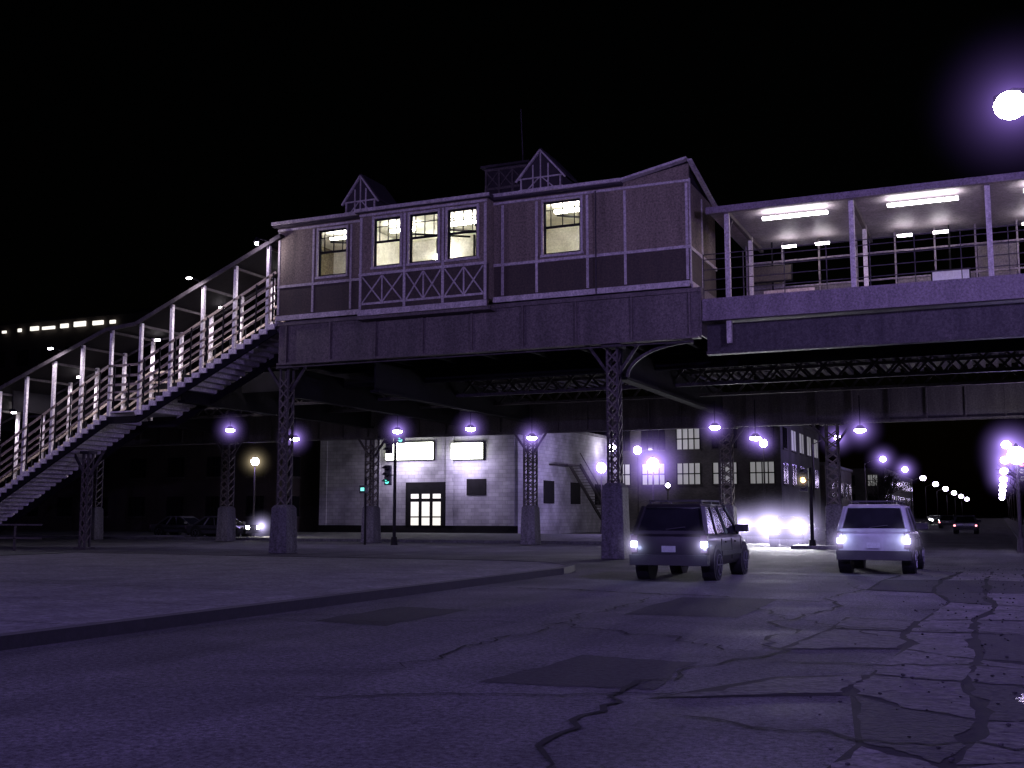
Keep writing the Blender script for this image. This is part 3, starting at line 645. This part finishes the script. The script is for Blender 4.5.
g=G("metal_railing"); p=g.part("rails",'steel')
for z in(.6,1.1): p.box(-52,-33,31.0,31.05,z,z+.06)
x=-52
while x<-33: p.box(x,x+.06,31,31.06,0,1.1); x+=1.6
g.done()

# ------------------------------------------------------------ trees (bare)
def tree(x,y,h,seed):
    rnd=random.Random(seed); g=G("bare_tree",(x,y,0)); t=g.part("trunk_and_limbs",'wood'); tw=g.part("twigs",'wood')
    def br(p,d,l,r,k):
        q=p+d*l
        (t if k<4 else tw).cyl(p,q,r,r*.68,6 if k<3 else 4)
        if k>=6: return
        for _ in range(3 if k<4 else 2):
            nd=(d+Vector((rnd.gauss(0,.45),rnd.gauss(0,.45),rnd.gauss(.1,.25)))).normalized(); br(q,nd,l*rnd.uniform(.62,.85),r*.62,k+1)
    br(Vector((0,0,0)),Vector((0,0,1)),h*.26,h*.022,0); g.done()
for i,(x,y,h) in enumerate(((-16,165,9),(-16,176,10),(-16.2,188,8),(2.6,88,8.5),(2.9,132,9),(2.6,170,10))): tree(x,y,h,i+3)

# ------------------------------------------------------------ vehicles
def car(name,x,y,rz,paint,tail='tail',head=None,L=4.65,W=1.86,H=1.78,rack=True,sedan=False):
    g=G(name,(x,y,0),rz); w=W/2
    body=g.part("body",paint,.05,True)
    belt=H*.6
    def ring(yy,ww,zb,zt): 
        a=[(-ww*.9,zb),(-ww*.98,zb+.12),(-ww,zb+.36),(-ww*.985,zt-.14),(-ww*.93,zt-.02),(-ww*.8,zt)]
        return [(px,yy,pz) for px,pz in a]+[(-px,yy,pz) for px,pz in a[::-1]]
    bt=belt
    secs=[ring(0,w*.93,.45,bt-.06),ring(.07,w*.985,.36,bt),ring(.9,w,.33,bt),(ring(L*.7,w,.33,bt-.02)),ring(L*.76,w*.99,.33,bt-.04),ring(L*.9,w*.95,.34,bt-.14),ring(L*.97,w*.9,.36,bt-.26),ring(L,w*.8,.45,bt-.38)]
    body.loft(secs)
    gh=g.part("greenhouse_glass",'glass',.03)
    y0,y1,yt0,yt1=(.10,L*.745,.42,L*.56) if not sedan else (.55,L*.74,1.35,L*.55)
    wb,wt=w*.9,w*.74; zt=H-.09
    gh.loft([[(-wb,y0,bt-.02),(wb,y0,bt-.02),(wb,y1,bt-.03),(-wb,y1,bt-.03)],[(-wt,yt0,zt),(wt,yt0,zt),(wt,yt1,zt),(-wt,yt1,zt)]])
    rfp=g.part("roof",paint,.045,True); rfp.loft([[(-wt-.03,yt0-.07,zt-.03),(wt+.03,yt0-.07,zt-.03),(wt+.03,yt1+.1,zt-.03),(-wt-.03,yt1+.1,zt-.03)],[(-wt+.06,yt0+.05,H-.02),(wt-.06,yt0+.05,H-.02),(wt-.06,yt1-.05,H-.02),(-wt+.06,yt1-.05,H-.02)]])
    pil=g.part("pillars",paint,.015)
    for s in(-1,1):
        pil.beam((s*wb,y0+.02,bt-.02),(s*wt,yt0+.02,zt),.12,.1); pil.beam((s*wb,y1-.05,bt-.02),(s*wt,yt1-.03,zt),.08,.08)
        for fr_ in(.30,.60):
            yb_=y0+(y1-y0)*fr_; yt_=yt0+(yt1-yt0)*fr_; pil.beam((s*(wb+.005),yb_,bt-.02),(s*(wt+.005),yt_,zt),.05,.1)
    if not sedan: pil.beam((-wb,y0+.0,bt+.03),(wb,y0+.0,bt+.03),.06,.1)
    tr_=g.part("black_trim",'blackp',.02); tr_.box(-w*.98,w*.98,-.09,.16,.36,.60); tr_.box(-w*.9,w*.9,L-.12,L+.08,.36,.6)
    for s in(-1,1):
        tr_.box(min(s*w,s*(w+.015)),max(s*w,s*(w+.015)),1.25,L-1.3,.55,.66); tr_.box(min(s*w*.9,s*(w+.22)),max(s*w*.9,s*(w+.22)),y1-.35,y1-.2,bt+.02,bt+.2)
        for yy in(1.6,2.6): tr_.box(min(s*w,s*(w+.03)),max(s*w,s*(w+.03)),yy,yy+.17,bt-.22,bt-.18)
        for yy in(1.25,2.32,3.3): tr_.box(min(s*(w-.01),s*(w+.004)),max(s*(w-.01),s*(w+.004)),yy,yy+.012,.45,bt-.12)
    tr_.box(-w*.75,w*.75,-.012,.02,bt-.5,bt-.485); tr_.beam((-.1,.02+y0,bt+.1),(.35,y0+.06,bt+.16),.02)
    if rack:
        rk=g.part("roof_rack",'blackp')
        for s in(-1,1):
            rk.beam((s*wt*.88,yt0+.15,H+.05),(s*wt*.88,yt1-.2,H+.05),.04,.04)
            for yy in(yt0+.2,(yt0+yt1)/2,yt1-.25): rk.box(s*wt*.88-.02,s*wt*.88+.02,yy,yy+.08,H-.03,H+.04)
        for yy in(yt0+.5,yt1-.6): rk.beam((-wt*.88,yy,H+.06),(wt*.88,yy,H+.06),.04,.03)
    ty=g.part("tyres",'rubber',.03); rm=g.part("alloy_wheels",'chrome'); wa=g.part("wheel_arches",'blackp'); hub=g.part("wheel_recess",'dark')
    for yy in(.86,L-.92):
        for s in(-1,1):
            wa.cyl((s*(w-.3),yy,.40),(s*(w+.004),yy,.40),.44,.44,24)
            ty.cyl((s*(w-.22),yy,.36),(s*(w+.02),yy,.36),.36,.36,28); hub.cyl((s*(w+.02),yy,.36),(s*(w+.023),yy,.36),.25,.25,24)
            rm.cyl((s*(w+.02),yy,.36),(s*(w+.035),yy,.36),.06,.06,12)
            for k in range(6):
                a=k*math.pi/3; rm.beam((s*(w+.03),yy,.36),(s*(w+.03),yy+.24*math.cos(a),.36+.24*math.sin(a)),.05,.02)
            for k in range(20):
                a=k*math.pi/10;b_=(k+1)*math.pi/10; rm.beam((s*(w+.028),yy+.235*math.cos(a),.36+.235*math.sin(a)),(s*(w+.028),yy+.235*math.cos(b_),.36+.235*math.sin(b_)),.03,.025)
    tlm=g.part("tail_lamps",tail,.01); rd=g.part("tail_lens",'red',.01); pt=g.part("license_plate",'plate'); pt.box(-.16,.16,-.03,-.012,.66,.80)
    for s in(-1,1):
        a,b_=sorted((s*w*.80,s*w*.96)); tlm.box(a,b_,-.03,.05,bt-.30,bt-.17); rd.box(a,b_,-.03,.06,bt-.16,bt-.03); rd.box(a,b_,-.03,.05,bt-.42,bt-.31)
    gr_=g.part("grille",'blackp'); gr_.box(-w*.42,w*.42,L-.02,L+.02,.62,.85) 
    hl=g.part("head_lamps",head or 'chrome',.01)
    for s in(-1,1):
        a,b_=sorted((s*w*.46,s*w*.76)); hl.box(a,b_,L-.06,L+.03,.64,.82)
    g.done(); return g
g=car("suv",-6.95,24.6,0,'p_dark','tail',rack=True)
for s in(-.8,.8): g.light('POINT',(s,-.25,.75),5,(.5,.6,1),.05); g.haze((s,-.05,.83),.55,'halo_h',1.2)
g=car("suv",-3.0,29.6,0,'p_white','tail',H=1.8,L=4.6)
for s in(-.8,.8): g.light('POINT',(s,-.3,.95),10,(.5,.6,1),.05); g.haze((s,-.05,.85),.6,'halo_h',1.4)
HW=(.92,.9,1)
g=car("car",-9.3,57.8,math.pi,'p_grey','red','head',L=4.6,W=1.8,H=1.5,rack=False,sedan=True)
for s in(-.6,.6): g.light('SPOT',(s,4.85,.75),2600,HW,.08,(R(80),0,0),R(75),.8); g.haze((s,4.8,.9),2.0,'halo_h',4.0)
g=car("car",-12.1,64.6,math.pi,'p_dark','red','head',L=4.6,W=1.8,H=1.5,rack=False,sedan=True)
for s in(-.6,.6): g.light('SPOT',(s,4.85,.75),1500,HW,.08,(R(80),0,0),R(75),.8); g.haze((s,4.8,.9),1.9,'halo_h',3.5)
g=car("car",-47.7,57.3,-math.pi/2,'p_grey','red','head_y',L=4.6,W=1.8,H=1.45,rack=False,sedan=True)
g.light('SPOT',(0,4.9,.7),700,(1,.95,.8),.08,(R(82),0,0),R(80),.6); g.haze((-.6,4.8,.8),1.2,'halo_h',2.5)
car("parked_car",-53.5,60.5,-math.pi/2,'p_grey','red',None,L=4.6,W=1.8,H=1.45,rack=False,sedan=True)
for (x,y) in((-9.5,120),(-12.4,150),(-9.3,190),(-12.3,240)):
    g=car("car",x,y,math.pi,'p_grey','red','head',L=4.6,W=1.8,H=1.5,rack=False,sedan=True)
    if y<160: g.haze((0,4.8,.9),2.2,'halo_h',2.0)
for (x,y) in((-2.6,95),(-5.6,135)): car("car",x,y,0,'p_grey','redlamp',None,L=4.6,W=1.8,H=1.5,rack=False,sedan=True)

# ------------------------------------------------------------ sky, added fill sun, camera
w=bpy.data.worlds.new("World"); sc.world=w; w.use_nodes=True; nt=w.node_tree; bg=nt.nodes['Background']
sk=nt.nodes.new('ShaderNodeTexSky'); sk.sky_type='NISHITA'; sk.sun_disc=False; sk.sun_elevation=R(1.0); sk.sun_rotation=R(200)
nt.links.new(sk.outputs[0],bg.inputs[0]); bg.inputs[1].default_value=0.0004
sl=bpy.data.lights.new("fill_sun",'SUN'); sl.energy=0.006; sl.angle=R(.5); sl.color=(.7,.7,1)  # very dim bluish sun added as ambient fill
so=bpy.data.objects.new("fill_sun",sl); sc.collection.objects.link(so); so.rotation_euler=(R(50),0,R(-30))
cam=bpy.data.cameras.new("camera"); cam.lens=38.67; cam.sensor_width=36; cam.clip_end=3000; cam.clip_start=.1
co=bpy.data.objects.new("camera",cam); sc.collection.objects.link(co); co.location=(0,0,1.5); co.rotation_euler=(R(90+6.79),0,R(23.8)); sc.camera=co
sc.view_settings.view_transform='Standard'; sc.view_settings.look='None'; sc.view_settings.exposure=0
